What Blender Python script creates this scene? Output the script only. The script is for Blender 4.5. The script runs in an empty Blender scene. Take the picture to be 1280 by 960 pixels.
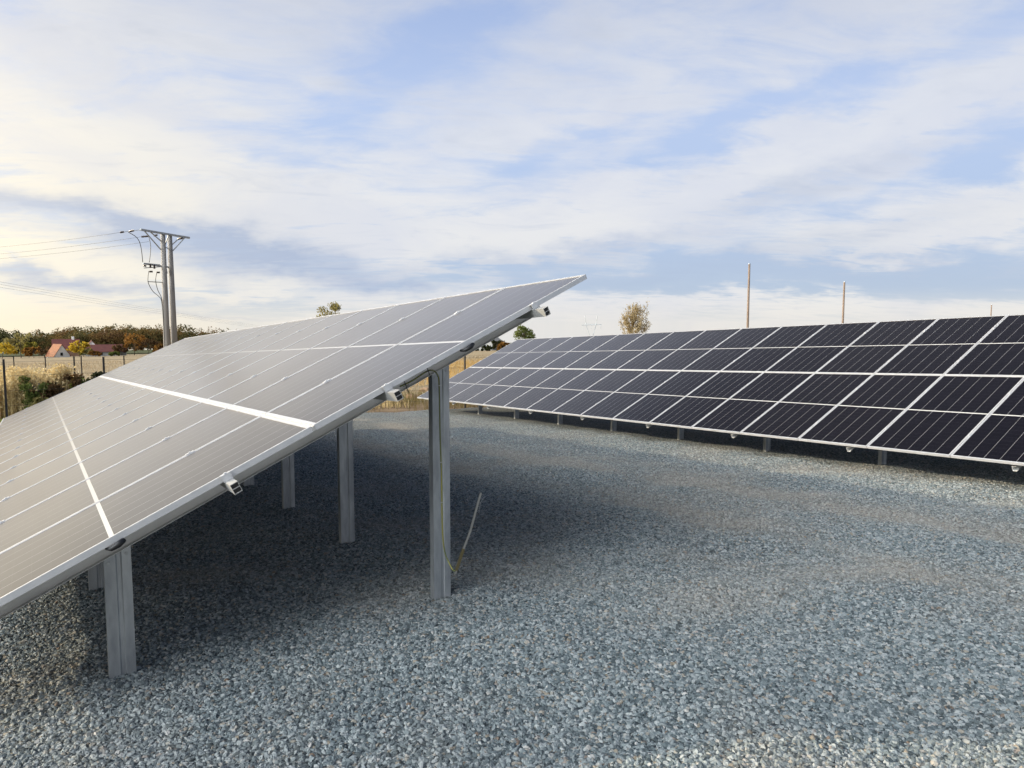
import bpy, bmesh, math, random
import numpy as np
from mathutils import Vector, Matrix
R = math.radians
rng = random.Random(7)
nrg = np.random.default_rng(11)
scene = bpy.context.scene
col = scene.collection

# ------------------------------------------------------------------ camera
CAM_H = 1.75
F_PX, PITCH, YAW = 890.37, 0.0866, 0.588          # focal length in px of a 1280 px wide picture
cam_d = bpy.data.cameras.new('camera')
cam = bpy.data.objects.new('camera', cam_d); col.objects.link(cam)
cam_d.sensor_width = 36.0
cam_d.lens = 36.0 * F_PX / 1280.0
cam_d.clip_start = 0.05; cam_d.clip_end = 12000
cam.location = (0, 0, CAM_H)
cam.rotation_euler = (math.pi/2 - PITCH, 0, -YAW)
scene.camera = cam

FW = Vector((math.sin(YAW)*math.cos(PITCH), math.cos(YAW)*math.cos(PITCH), -math.sin(PITCH)))
RT = Vector((math.cos(YAW), -math.sin(YAW), 0))
UP = RT.cross(FW)
def ray(u, v):
    return (FW + RT*((u-640)/F_PX) - UP*((v-480)/F_PX))
def azel(u, v):
    d = ray(u, v).normalized()
    return math.atan2(d.x, d.y), math.asin(d.z)

# ------------------------------------------------------------------ sun and sky
SUN_AZ, SUN_EL = R(-46.0), R(15.4)                # azimuth from +Y towards +X
SUN_DIR = Vector((math.sin(SUN_AZ)*math.cos(SUN_EL), math.cos(SUN_AZ)*math.cos(SUN_EL), math.sin(SUN_EL)))
sun_d = bpy.data.lights.new('sun', 'SUN')
sun_d.energy = 5.0; sun_d.angle = R(0.9); sun_d.color = (1.0, 0.83, 0.58)
sun = bpy.data.objects.new('sun', sun_d); col.objects.link(sun)
sun.rotation_euler = (-SUN_DIR).to_track_quat('-Z', 'Y').to_euler()
sun.location = (-30, 30, 25)

scene.view_settings.view_transform = 'Standard'
scene.view_settings.look = 'None'
scene.view_settings.exposure = 0.3
scene.view_settings.gamma = 1.0
scene.view_settings.use_curve_mapping = False
scene.cycles.max_bounces = 6
scene.cycles.use_denoising = True

world = bpy.data.worlds.new('World'); scene.world = world
world.use_nodes = True
wt = world.node_tree; wt.nodes.clear()
SKY_STRENGTH = 0.1

class G:
    """tiny node-graph helper"""
    def __init__(s, nt): s.nt = nt
    def n(s, t, **k):
        o = s.nt.nodes.new(t)
        for a, b in k.items(): setattr(o, a, b)
        return o
    def put(s, sock, v):
        if isinstance(v, bpy.types.NodeSocket): s.nt.links.new(v, sock)
        elif v is not None: sock.default_value = v
    def m(s, op, a, b=None, c=None, clamp=False):
        o = s.n('ShaderNodeMath', operation=op); o.use_clamp = clamp
        s.put(o.inputs[0], a); s.put(o.inputs[1], b)
        if c is not None: s.put(o.inputs[2], c)
        return o.outputs[0]
    def mr(s, v, a, b, c=0., d=1., smooth=True):
        o = s.n('ShaderNodeMapRange')
        if smooth: o.interpolation_type = 'SMOOTHSTEP'
        for i, x in enumerate((v, a, b, c, d)): s.put(o.inputs[i], x)
        return o.outputs[0]
    def mix(s, f, a, b, blend='MIX'):
        o = s.n('ShaderNodeMix', data_type='RGBA', blend_type=blend)
        s.put(o.inputs[0], f)
        for i, x in ((6, a), (7, b)):
            if isinstance(x, tuple) and len(x) == 3: x = x + (1.,)
            s.put(o.inputs[i], x)
        return o.outputs[2]
    def noise(s, vec, scale, detail=4., rough=.55, dist=0., dim='3D'):
        o = s.n('ShaderNodeTexNoise', noise_dimensions=dim)
        s.put(o.inputs['Vector'], vec); o.inputs['Scale'].default_value = scale
        o.inputs['Detail'].default_value = detail; o.inputs['Roughness'].default_value = rough
        o.inputs['Distortion'].default_value = dist
        return o.outputs['Fac']
    def comb(s, x, y, z):
        o = s.n('ShaderNodeCombineXYZ')
        for i, v in enumerate((x, y, z)): s.put(o.inputs[i], v)
        return o.outputs[0]
    def sep(s, v):
        o = s.n('ShaderNodeSeparateXYZ'); s.put(o.inputs[0], v); return o.outputs
    def ramp(s, f, stops, interp='LINEAR'):
        o = s.n('ShaderNodeValToRGB'); cr = o.color_ramp; cr.interpolation = interp
        while len(cr.elements) < len(stops): cr.elements.new(.5)
        for e, (p, c) in zip(cr.elements, stops):
            e.position = p; e.color = tuple(c) + (1.,)
        s.put(o.inputs[0], f); return o.outputs[0]

def build_world():
    g = G(wt)
    tc = g.n('ShaderNodeTexCoord').outputs['Generated']
    nrm = g.n('ShaderNodeVectorMath', operation='NORMALIZE'); g.put(nrm.inputs[0], tc)
    d = nrm.outputs[0]
    x, y, z = g.sep(d)
    az0 = g.m('ARCTAN2', x, y); el0 = g.m('ARCSINE', z)
    # cloud sheet coordinates: the direction cast on a flat layer overhead
    zz = g.m('ADD', g.m('MAXIMUM', z, 0.0), 0.13)
    px_, py_ = g.m('DIVIDE', x, zz), g.m('DIVIDE', y, zz)
    # rotate the sheet so that the streaks run along the wind, then stretch
    a = R(28); ca, sa = math.cos(a), math.sin(a)
    wu = g.m('ADD', g.m('MULTIPLY', px_, ca), g.m('MULTIPLY', py_, -sa))
    wv = g.m('ADD', g.m('MULTIPLY', px_, sa), g.m('MULTIPLY', py_, ca))
    sheet = g.comb(g.m('MULTIPLY', wu, .58), wv, 0.)
    n1 = g.noise(sheet, 1.15, 7., .56, .6)
    n2 = g.noise(sheet, 3.1, 8., .62, .9)
    fine = g.noise(g.comb(g.m('MULTIPLY', wu, .5), wv, 3.7), 6.5, 8., .6, .7)
    # wobble of the bank outlines
    wob = g.n('ShaderNodeTexNoise'); wob.inputs['Scale'].default_value = 1.0
    wob.inputs['Detail'].default_value = 5.; wob.inputs['Roughness'].default_value = .6
    g.put(wob.inputs['Vector'], g.comb(g.m('MULTIPLY', az0, 5.5), g.m('MULTIPLY', el0, 13.), 1.3))
    wr, wg, wb = g.sep(wob.outputs['Color'])
    az = g.m('ADD', az0, g.m('MULTIPLY', g.m('SUBTRACT', wr, .5), .22))
    el = g.m('ADD', el0, g.m('MULTIPLY', g.m('SUBTRACT', wg, .5), .10))
    def bank(u, v, a_px, b_px, ang, amp):
        A, E = azel(u, v)
        sc = 1.0 / F_PX / (1 + ((u-640)**2 + (v-480)**2)/F_PX**2)**.5
        a_, b_ = a_px*sc, b_px*sc
        c, s_ = math.cos(R(ang)), math.sin(R(ang))
        du, dv = g.m('SUBTRACT', az, A), g.m('SUBTRACT', el, E)
        p = g.m('ADD', g.m('MULTIPLY', du, c/a_), g.m('MULTIPLY', dv, s_/a_))
        q = g.m('ADD', g.m('MULTIPLY', du, -s_/b_), g.m('MULTIPLY', dv, c/b_))
        r2 = g.m('ADD', g.m('MULTIPLY', p, p), g.m('MULTIPLY', q, q))
        return g.m('MULTIPLY', g.m('POWER', math.e, g.m('MULTIPLY', r2, -1.)), amp)
    def total(L):
        t = None
        for b in L:
            k = bank(*b); t = k if t is None else g.m('ADD', t, k)
        return t
    white = total([(60, 330, 150, 30, 0, .8), (400, 262, 190, 36, -12, .55), (150, 225, 260, 45, -14, .35),
                   (600, 305, 110, 24, 8, .75), (300, 357, 120, 7, 2, .7), (480, 345, 120, 11, 5, .4),
                   (1090, 165, 230, 22, 17, 1.2), (900, 240, 170, 34, 22, .6), (1230, 108, 70, 13, 10, .8), (1150, 300, 160, 14, 14, .5), (800, 262, 150, 14, 20, .5),
                   (1180, 280, 200, 38, 10, .6), (760, 235, 120, 16, 22, .5), (700, 165, 110, 16, 15, .4),
                   (610, 352, 40, 14, 5, .4), (720, 285, 170, 22, 6, .4), (900, 378, 420, 14, 0, .65), (60, 385, 330, 14, 0, .6),
                   (150, 60, 300, 60, -15, .25), (1000, 60, 300, 60, 12, .25)])
    blue = total([(500, 110, 170, 38, 28, .55), (700, 190, 110, 22, 16, .5), (1230, 205, 100, 36, 25, .8), (1010, 130, 200, 16, 17, .45), (980, 225, 160, 14, 18, .5), (860, 180, 90, 20, 16, .4),
                  (1120, 225, 90, 14, 20, .35), (980, 347, 380, 24, 0, 1.05), (260, 380, 150, 16, 0, .7),
                  (640, 335, 120, 18, 5, .5), (1270, 40, 60, 60, 40, .3), (60, 345, 80, 8, 0, .3), (560, 30, 130, 30, 20, .3)])
    grey = total([(330, 322, 170, 22, -12, 1.0), (130, 268, 190, 13, -10, .75), (60, 352, 120, 10, -3, .75), (700, 318, 170, 12, 4, .45),
                  (990, 240, 120, 18, 15, .35), (1040, 300, 150, 18, 8, .3), (250, 387, 60, 4, 0, .7), (1000, 338, 330, 15, 0, .5), (760, 352, 160, 10, 0, .4), (480, 362, 60, 8, 0, .5)])
    # how much of the sky is veiled: thick cloud low and in front, thinning overhead and behind
    back = g.m('MULTIPLY', g.mr(g.m('COSINE', g.m('SUBTRACT', az0, R(-118))), .25, .95), g.mr(el0, 1.25, .7))
    east = g.mr(g.m('COSINE', g.m('SUBTRACT', az0, R(146))), .39, .8)
    cover = g.m('MAXIMUM', g.m('SUBTRACT', g.mr(el0, .45, .60, .56, -.45), g.m('MULTIPLY', east, 1.2)), g.m('MULTIPLY', back, .85))
    veil = g.m('ADD', cover, g.m('MULTIPLY', g.m('SUBTRACT', n1, .5), 1.25))
    veil = g.m('ADD', veil, g.m('MULTIPLY', g.m('SUBTRACT', n2, .5), 1.1))
    veil = g.m('ADD', veil, g.m('MULTIPLY', g.m('SUBTRACT', fine, .5), .6))
    veil = g.m('ADD', veil, g.m('MULTIPLY', white, g.mr(g.m('ADD', g.m('MULTIPLY', n2, .5), g.m('MULTIPLY', fine, .5)), .32, .62, .25, 1.15)))
    veil = g.m('SUBTRACT', veil, g.m('MULTIPLY', blue, .9))
    veil = g.m('MINIMUM', g.m('MAXIMUM', veil, 0.), 1.)
    veil = g.mr(veil, -.05, .88)
    gm = g.m('MULTIPLY', grey, g.mr(fine, .25, .75, .6, 1.15))
    gm = g.m('ADD', gm, g.m('MULTIPLY', g.mr(n2, .52, .8), .25))
    gm = g.m('MINIMUM', g.m('MAXIMUM', gm, 0.), .95)
    # warmth: towards the sun and low
    sd = g.n('ShaderNodeVectorMath', operation='DOT_PRODUCT'); g.put(sd.inputs[0], d); sd.inputs[1].default_value = SUN_DIR
    toward = g.mr(sd.outputs['Value'], .30, 1.0)
    low = g.mr(el0, .02, .34, 1., 0.)
    warm = g.m('MINIMUM', g.m('ADD', g.m('MULTIPLY', toward, g.mr(el0, .42, .12, .15, .9)), g.m('MULTIPLY', low, .35)), 1.)
    dim = g.mr(el0, .16, .5, 1., .86)
    k = 1.0 / SKY_STRENGTH
    S = lambda c: tuple(v*k for v in c)
    clear = g.ramp(g.mr(el0, 0., 1.4, 0., 1., False),
                   [(0, (.56, .62, .68)), (.03, (.42, .51, .65)), (.08, (.40, .50, .69)), (.2, (.45, .555, .785)), (.345, (.34, .46, .76)), (.42, (.05, .08, .15)), (.75, (.06, .11, .24)), (1., (.07, .13, .28))])
    nish = g.n('ShaderNodeTexSky', sky_type='NISHITA'); nish.sun_disc = False
    nish.sun_elevation = SUN_EL; nish.sun_rotation = SUN_AZ
    nish.air_density = 1.0; nish.dust_density = 1.5; nish.ozone_density = 2.0
    g.put(nish.inputs[0], None)
    clear10 = g.mix(1., clear, (k, k, k), 'MULTIPLY')
    base = g.mix(.12, clear10, nish.outputs[0])
    wcol = g.mix(warm, S((.60, .635, .715)), S((.82, .755, .60)))
    gcol = g.mix(g.m('MULTIPLY', toward, .8), S((.35, .42, .56)), S((.42, .46, .54)))
    lav = g.mr(g.noise(g.comb(g.m('MULTIPLY', az0, 3.2), g.m('MULTIPLY', el0, 8.), 5.1), 1.4, 6., .58, .4), .38, .66)
    wcol = g.mix(g.m('MULTIPLY', lav, .55), wcol, g.mix(warm, S((.52, .565, .68)), S((.62, .62, .63))))
    cloud = g.mix(g.m('MULTIPLY', gm, .95), wcol, gcol)
    csky = g.mix(veil, base, cloud)
    csky = g.mix(g.m('MULTIPLY', gm, .5), csky, gcol)
    csky = g.mix(g.m('MULTIPLY', back, veil), csky, S((.85, .92, 1.0)))
    # pale cream air just over the horizon
    hz = g.m('MULTIPLY', g.mr(el0, -.01, .046, 1., 0.), g.mr(toward, 0., .6, .42, .75))
    csky = g.mix(hz, csky, g.mix(toward, S((.72, .66, .56)), S((.88, .75, .50))))
    # bright cloud added out of view in the west to light the gravel
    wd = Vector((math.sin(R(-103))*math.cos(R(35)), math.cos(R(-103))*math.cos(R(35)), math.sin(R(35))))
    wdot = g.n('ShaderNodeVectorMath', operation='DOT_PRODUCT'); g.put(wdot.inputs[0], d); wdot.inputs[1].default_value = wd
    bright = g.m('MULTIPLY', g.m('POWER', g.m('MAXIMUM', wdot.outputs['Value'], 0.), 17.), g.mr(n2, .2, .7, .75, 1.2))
    csky = g.mix(g.m('MULTIPLY', east, .75), csky, S((.08, .14, .26)))
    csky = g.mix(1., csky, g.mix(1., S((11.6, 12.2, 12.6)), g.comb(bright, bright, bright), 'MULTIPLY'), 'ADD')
    behind = g.m('MULTIPLY', g.mr(g.m('COSINE', g.m('SUBTRACT', az0, R(-160))), .45, .85), g.mr(el0, .5, .25))  # brightness added to the unseen low sky behind, for rafters and posts
    csky = g.mix(g.m('MULTIPLY', behind, .8), csky, S((1.0, .97, .93)))
    glow = g.m('POWER', g.m('MAXIMUM', sd.outputs['Value'], 0.), 7.)  # the glow round the hidden sun
    glow = g.m('MULTIPLY', glow, g.mr(el0, .55, .15, .35, 1.))
    gl = g.mix(1., S((1.05, .84, .52)), g.comb(glow, glow, glow), 'MULTIPLY')
    csky = g.mix(1., csky, gl, 'ADD')
    csky = g.mix(1., csky, g.comb(dim, dim, dim), 'MULTIPLY')
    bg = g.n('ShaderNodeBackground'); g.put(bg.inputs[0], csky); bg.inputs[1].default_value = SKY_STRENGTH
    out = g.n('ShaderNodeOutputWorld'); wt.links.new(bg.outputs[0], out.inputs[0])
build_world()

# ------------------------------------------------------------------ helpers
def tag(o, label=None, cat=None, group=None, kind=None):
    if label: o['label'] = label
    if cat: o['category'] = cat
    if group: o['group'] = group
    if kind: o['kind'] = kind
    return o
def empty(name, loc, label, cat, group=None):
    o = bpy.data.objects.new(name, None); col.objects.link(o); o.location = loc
    o.empty_display_size = .3
    return tag(o, label, cat, group)
class MB:
    """collects shapes for ONE mesh"""
    def __init__(s): s.v = []; s.f = []; s.mi = []; s.cur = 0
    def add(s, vs, fs):
        b = len(s.v); s.v += [tuple(v) for v in vs]
        for f in fs: s.f.append([i+b for i in f]); s.mi.append(s.cur)
    def box(s, c, size, M=None):
        x, y, z = [k/2 for k in size]
        vs = [Vector((sx*x, sy*y, sz*z)) for sx in (-1, 1) for sy in (-1, 1) for sz in (-1, 1)]
        if M is not None: vs = [M @ v for v in vs]
        vs = [v + Vector(c) for v in vs]
        s.add(vs, [(0, 1, 3, 2), (4, 6, 7, 5), (0, 4, 5, 1), (2, 3, 7, 6), (0, 2, 6, 4), (1, 5, 7, 3)])
    def bar(s, p, q, w, h, up=Vector((0, 0, 1))):
        p, q = Vector(p), Vector(q); d = (q-p).normalized()
        a = d.cross(up)
        if a.length < 1e-4: a = d.cross(Vector((1, 0, 0)))
        a.normalize(); b = a.cross(d)
        vs = []
        for c in (p, q):
            for sa, sb in ((-1, -1), (1, -1), (1, 1), (-1, 1)): vs.append(c + a*sa*w/2 + b*sb*h/2)
        s.add(vs, [(0, 3, 2, 1), (4, 5, 6, 7)] + [(i, (i+1) % 4, 4+(i+1) % 4, 4+i) for i in range(4)])
    def tube(s, pts, rad, n=8, cap=True):
        pts = [Vector(p) for p in pts]
        rad = list(rad) if hasattr(rad, '__len__') else [rad]*len(pts)
        rings = []; prev = None
        for i, p in enumerate(pts):
            t = (pts[min(i+1, len(pts)-1)] - pts[max(i-1, 0)]).normalized()
            if prev is None:
                a = t.orthogonal().normalized()
            else:
                a = prev - t*prev.dot(t)
                a = a.normalized() if a.length > 1e-6 else t.orthogonal().normalized()
            prev = a; b = t.cross(a)
            rings.append([p + (a*math.cos(2*math.pi*k/n) + b*math.sin(2*math.pi*k/n))*rad[i] for k in range(n)])
        vs = [v for r in rings for v in r]; fs = []
        for i in range(len(pts)-1):
            for k in range(n): fs.append((i*n+k, i*n+(k+1) % n, (i+1)*n+(k+1) % n, (i+1)*n+k))
        if cap: fs += [tuple(range(n))[::-1], tuple(range((len(pts)-1)*n, len(pts)*n))]
        s.add(vs, fs)
    def strip_profile(s, poly, th, place, L0, L1):
        """an open 2-D polyline with sheet thickness th, swept from L0 to L1; place(a,b,l)->xyz; L0/L1 may be functions of (a,b)"""
        P = [Vector((a, b)) for a, b in poly]; off = []
        for i in range(len(P)):
            d0 = (P[i]-P[i-1]).normalized() if i > 0 else None
            d1 = (P[i+1]-P[i]).normalized() if i < len(P)-1 else None
            if d0 is None: nn = Vector((-d1.y, d1.x))
            elif d1 is None: nn = Vector((-d0.y, d0.x))
            else:
                n0, n1 = Vector((-d0.y, d0.x)), Vector((-d1.y, d1.x)); nn = n0+n1
                nn = nn / max(nn.dot(n0), .2)
            off.append(P[i] + nn*th)
        loop = P + off[::-1]; n = len(loop); vs = []
        for L in (L0, L1):
            for q in loop: vs.append(place(q.x, q.y, L(q.x, q.y) if callable(L) else L))
        fs = [(i, (i+1) % n, n+(i+1) % n, n+i) for i in range(n)]
        m = len(P)
        for base in (0, n):
            for i in range(m-1): fs.append((base+i, base+i+1, base+n-2-i, base+n-1-i))
        s.add(vs, fs)
    def mesh(s, name, mats, smooth=False):
        me = bpy.data.meshes.new(name); me.from_pydata(s.v, [], s.f)
        for m in (mats if isinstance(mats, (list, tuple)) else [mats]): me.materials.append(m)
        if s.mi and max(s.mi) > 0: me.polygons.foreach_set('material_index', s.mi)
        bm = bmesh.new(); bm.from_mesh(me); bmesh.ops.recalc_face_normals(bm, faces=bm.faces); bm.to_mesh(me); bm.free()
        if smooth: me.polygons.foreach_set('use_smooth', [True]*len(me.polygons))
        me.update(); return me
    def build(s, name, mats, parent=None, smooth=False, M=None):
        o = bpy.data.objects.new(name, s.mesh(name, mats, smooth)); col.objects.link(o)
        if parent is not None: o.parent = parent
        if M is not None: o.matrix_basis = M
        return o
def link_mesh(name, me, parent=None, M=None):
    o = bpy.data.objects.new(name, me); col.objects.link(o)
    if parent is not None: o.parent = parent
    if M is not None: o.matrix_basis = M
    return o
def raw_mesh(name, verts, faces_flat, nper, mat):
    """fast mesh from arrays; every face has nper corners"""
    me = bpy.data.meshes.new(name); nf = len(faces_flat)//nper
    me.vertices.add(len(verts)); me.vertices.foreach_set('co', np.asarray(verts, np.float32).ravel())
    me.loops.add(nf*nper); me.loops.foreach_set('vertex_index', np.asarray(faces_flat, np.int32))
    me.polygons.add(nf); me.polygons.foreach_set('loop_start', np.arange(0, nf*nper, nper, dtype=np.int32))
    me.update(calc_edges=True); me.validate()
    if mat: me.materials.append(mat)
    return me

# ------------------------------------------------------------------ materials
def mat(name, colr=(.5, .5, .5), rough=.6, metal=0., spec=.5):
    m = bpy.data.materials.new(name); m.use_nodes = True
    b = m.node_tree.nodes['Principled BSDF']
    b.inputs['Base Color'].default_value = tuple(colr) + (1.,)
    b.inputs['Roughness'].default_value = rough; b.inputs['Metallic'].default_value = metal
    b.inputs['Specular IOR Level'].default_value = spec
    return m, G(m.node_tree), b
def objco(g): return g.n('ShaderNodeTexCoord').outputs['Object']
def worldco(g): return g.n('ShaderNodeNewGeometry').outputs['Position']
def mottled(name, c0, c1, scale, rough=.6, metal=0., spec=.5, bump=0., stretch=(1, 1, 1), coord='obj', detail=5.):
    m, g, b = mat(name, c0, rough, metal, spec)
    v = objco(g) if coord == 'obj' else worldco(g)
    mp = g.n('ShaderNodeMapping'); g.put(mp.inputs[0], v); mp.inputs['Scale'].default_value = stretch
    n = g.noise(mp.outputs[0], scale, detail, .6)
    g.put(b.inputs['Base Color'], g.ramp(n, [(.3, c0), (.7, c1)]))
    if bump:
        bp = g.n('ShaderNodeBump'); bp.inputs['Strength'].default_value = bump; bp.inputs['Distance'].default_value = .02
        g.put(bp.inputs['Height'], n); g.put(b.inputs['Normal'], bp.outputs[0])
    return m
M_alu = mottled('anodised_aluminium', (.50, .51, .53), (.60, .60, .61), 9., .45, .4)
M_galv = mottled('galvanised_steel', (.28, .30, .325), (.50, .525, .54), 14., .48, .7, stretch=(1, 1, .25))
M_rail = mottled('mill_aluminium', (.36, .36, .35), (.47, .465, .45), 6., .5, .45, stretch=(1, .2, 1))
M_rafter = mottled('pale_zinc_coating', (.62, .62, .60), (.74, .73, .70), 7., .55, .15, stretch=(1, .3, 1))
M_black, _, _ = mat('black_plastic', (.012, .012, .013), .5)
M_cable, _g, _b = mat('earth_wire_sheath', (.35, .40, .05), .5)
_n = _g.n('ShaderNodeTexWave'); _n.inputs['Scale'].default_value = 14.; _g.put(_n.inputs[0], objco(_g))
_g.put(_b.inputs['Base Color'], _g.ramp(_n.outputs['Fac'], [(.42, (.20, .19, .035)), (.58, (.09, .11, .03))]))
M_wood = mottled('weathered_pole_wood', (.14, .10, .075), (.25, .185, .14), 3., .85, stretch=(6, 6, .4), bump=.3)
M_conc = mottled('pole_wood_grey', (.19, .175, .16), (.31, .29, .27), 2., .85, stretch=(5, 5, .3), bump=.3)
M_steel = mottled('painted_steel', (.30, .32, .33), (.42, .44, .45), 5., .5, .6)
M_dark = mottled('dark_fence_steel', (.010, .010, .011), (.022, .021, .022), 5., .5, .3)
M_ins, _, _ = mat('brown_porcelain', (.05, .035, .03), .25)
M_wire, _, _ = mat('line_wire', (.10, .10, .10), .5, .5)

def panel_material(PWn):
    """cells, ribbons and the white backsheet lines under textured solar glass; local x = slope (0..PL), y = row (0..PW)"""
    m, g, b = mat('solar_glass', (.01, .01, .02), .2, 0., .5)
    x, y, z = g.sep(objco(g))
    PLn = 2.279
    mx = g.m('ABSOLUTE', g.m('SUBTRACT', x, PLn/2))                       # distance from the mid line
    midline = g.m('LESS_THAN', mx, .0125)
    cw = (PWn - .044) / 6.0
    fy = g.m('FRACT', g.m('DIVIDE', g.m('SUBTRACT', y, .022), cw))
    dy = g.m('MULTIPLY', g.m('SUBTRACT', .5, g.m('ABSOLUTE', g.m('SUBTRACT', fy, .5))), cw)
    coll = g.m('LESS_THAN', dy, .0022)
    ch = (PLn/2 - .034) / 12.0
    fx = g.m('FRACT', g.m('DIVIDE', g.m('SUBTRACT', mx, .0125), ch))
    dx = g.m('MULTIPLY', g.m('SUBTRACT', .5, g.m('ABSOLUTE', g.m('SUBTRACT', fx, .5))), ch)
    rowl = g.m('LESS_THAN', dx, .0009)
    fb = g.m('FRACT', g.m('MULTIPLY', fy, 10.))
    bus = g.m('LESS_THAN', g.m('ABSOLUTE', g.m('SUBTRACT', fb, .5)), .022)
    edge = g.m('MAXIMUM', g.m('GREATER_THAN', mx, PLn/2 - .021),
               g.m('MAXIMUM', g.m('LESS_THAN', y, .021), g.m('GREATER_THAN', y, PWn - .021)))
    cellv = g.noise(g.comb(g.m('FLOOR', g.m('DIVIDE', x, ch)), g.m('FLOOR', g.m('DIVIDE', y, cw)), 0.), .9, 1.)
    cell = g.ramp(cellv, [(.3, (.0030, .0026, .0044)), (.7, (.0046, .0040, .0064))])
    c = g.mix(g.m('MULTIPLY', bus, .12), cell, (.05, .05, .055))
    c = g.mix(g.m('MULTIPLY', rowl, .07), c, (.25, .25, .27))
    c = g.mix(g.m('MULTIPLY', coll, .6), c, (.36, .36, .37))
    c = g.mix(midline, c, (.48, .475, .46))
    c = g.mix(g.m('MULTIPLY', edge, .8), c, (.45, .45, .46))
    rnd = g.n('ShaderNodeObjectInfo').outputs['Random']
    c = g.mix(g.m('MULTIPLY', rnd, .008), c, (.30, .28, .27))
    g.put(b.inputs['Base Color'], c)
    dust = g.noise(worldco(g), 1.6, 6., .65)
    g.put(b.inputs['Roughness'], g.m('ADD', g.mr(dust, .3, .7, .15, .21), g.m('MULTIPLY', rnd, .05)))
    b.inputs['IOR'].default_value = 1.14
    b.inputs['Sheen Weight'].default_value = 1.
    b.inputs['Sheen Roughness'].default_value = .23
    b.inputs['Coat Weight'].default_value = 1.; b.inputs['Coat IOR'].default_value = 1.15; b.inputs['Coat Roughness'].default_value = .2
    b.inputs['Sheen Tint'].default_value = (1., .92, .85, 1.)
    # rolled glass: very slight waviness
    bp = g.n('ShaderNodeBump'); bp.inputs['Strength'].default_value = .02; bp.inputs['Distance'].default_value = .01
    g.put(bp.inputs['Height'], g.noise(objco(g), 5., 3.)); g.put(b.inputs['Normal'], bp.outputs[0])
    return m

# ------------------------------------------------------------------ terrain
def sm(t): t = np.clip(t, 0., 1.); return t*t*(3-2*t)
SLOPE = .047
def gz(x, y):
    """height of the ground: the whole site falls gently away from the camera, and a little to the right"""
    x = np.asarray(x, float); y = np.asarray(y, float)
    # integral of a slope that fades out between 330 m and 480 m, and behind the camera
    yy = np.clip(y, -12., 330.)
    z = -.14 - SLOPE*np.minimum(yy, 26.) - .0347*np.clip(yy - 26., 0., None)
    t = np.clip((y-330.)/150., 0., 1.)
    z = z - np.where(y > 330., (np.clip(y, 330., None)-330.)*.034, 0.)
    z = z - .026*(np.clip(x, 2.6, 14.) - 2.6) * (1 - sm((y-60.)/200.))
    return z
def gzf(x, y): return float(gz(x, y))
def on_ground(u, v):
    """where the sight line through a picture point meets the ground"""
    d = ray(u, v); t = 1.
    lo, hi = .5, 3000.
    for _ in range(60):
        mid = (lo*hi)**.5; p = d*mid
        if p.z + CAM_H > gzf(p.x, p.y): lo = mid
        else: hi = mid
    p = d*lo; return Vector((p.x, p.y, gzf(p.x, p.y)))
def at_dist(u, dist):
    A, _ = azel(u, 440); x, y = math.sin(A)*dist, math.cos(A)*dist
    return Vector((x, y, gzf(x, y)))
def z_at(u, v, dist):
    A, E = azel(u, v); return CAM_H + math.tan(E)*dist

def undulate(X, Y):
    return .014*np.sin(X*3.1 + 1.3*np.sin(Y*1.9)) + .012*np.sin(Y*4.3 + 1.7*np.sin(X*1.3 + .5)) + .008*np.sin(X*7.3 + Y*5.9) \
        - .03*np.exp(-((X - 5.7 - .35*np.sin(.4*Y))/.24)**2) - .026*np.exp(-((X - 7.45 - .35*np.sin(.4*Y + .2))/.24)**2)
def grid_sheet(name, xs, ys, lift, m, wavy=0.):
    X, Y = np.meshgrid(xs, ys); Z = gz(X, Y) + lift + wavy*undulate(X, Y)
    V = np.stack([X, Y, Z], -1).reshape(-1, 3); nx, ny = len(xs), len(ys)
    i = (np.arange(ny-1)[:, None]*nx + np.arange(nx-1)[None]).ravel()
    F = np.stack([i, i+1, i+nx+1, i+nx], -1).ravel()
    o = bpy.data.objects.new(name, raw_mesh(name, V, F, 4, m)); col.objects.link(o); return o

def field_material():
    m, g, b = mat('field_and_grass', (.1, .1, .05), .95, 0., .1)
    P = worldco(g); x, y, z = g.sep(P)
    big = g.noise(P, .09, 4.); mid = g.noise(P, .8, 5., .65); fine = g.noise(P, 9., 4., .7)
    grass = g.ramp(g.m('ADD', g.m('MULTIPLY', mid, .5), g.m('MULTIPLY', fine, .5)),
                   [(.3, (.035, .060, .012)), (.5, (.075, .115, .025)), (.7, (.17, .17, .06))])
    rows = g.m('ADD', g.m('MULTIPLY', g.noise(g.comb(g.m('MULTIPLY', x, .12), g.m('MULTIPLY', y, .5), 0.), .35, 6., .65), .6), g.m('MULTIPLY', g.noise(P, .05, 5., .6), .4))
    straw = g.ramp(g.m('ADD', g.m('MULTIPLY', rows, .5), g.m('MULTIPLY', mid, .5)),
                   [(.3, (.19, .145, .085)), (.5, (.29, .23, .145)), (.7, (.38, .31, .21))])
    f = g.mr(g.m('ADD', y, g.m('MULTIPLY', g.m('SUBTRACT', big, .5), 16.)), 29., 36.)
    c = g.mix(f, grass, straw)
    dirt = g.ramp(mid, [(.3, (.10, .065, .04)), (.7, (.26, .19, .12))])
    near = g.m('MULTIPLY', g.mr(x, 6., 9.), g.mr(y, 26., 34., 1., 0.))
    c = g.mix(near, c, dirt)
    c = g.mix(g.mr(y, 390., 470.), c, (.05, .06, .025))
    g.put(b.inputs['Base Color'], c)
    bp = g.n('ShaderNodeBump'); bp.inputs['Strength'].default_value = .6; bp.inputs['Distance'].default_value = .12
    g.put(bp.inputs['Height'], g.m('ADD', mid, g.m('MULTIPLY', fine, .4))); g.put(b.inputs['Normal'], bp.outputs[0])
    return m
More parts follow.
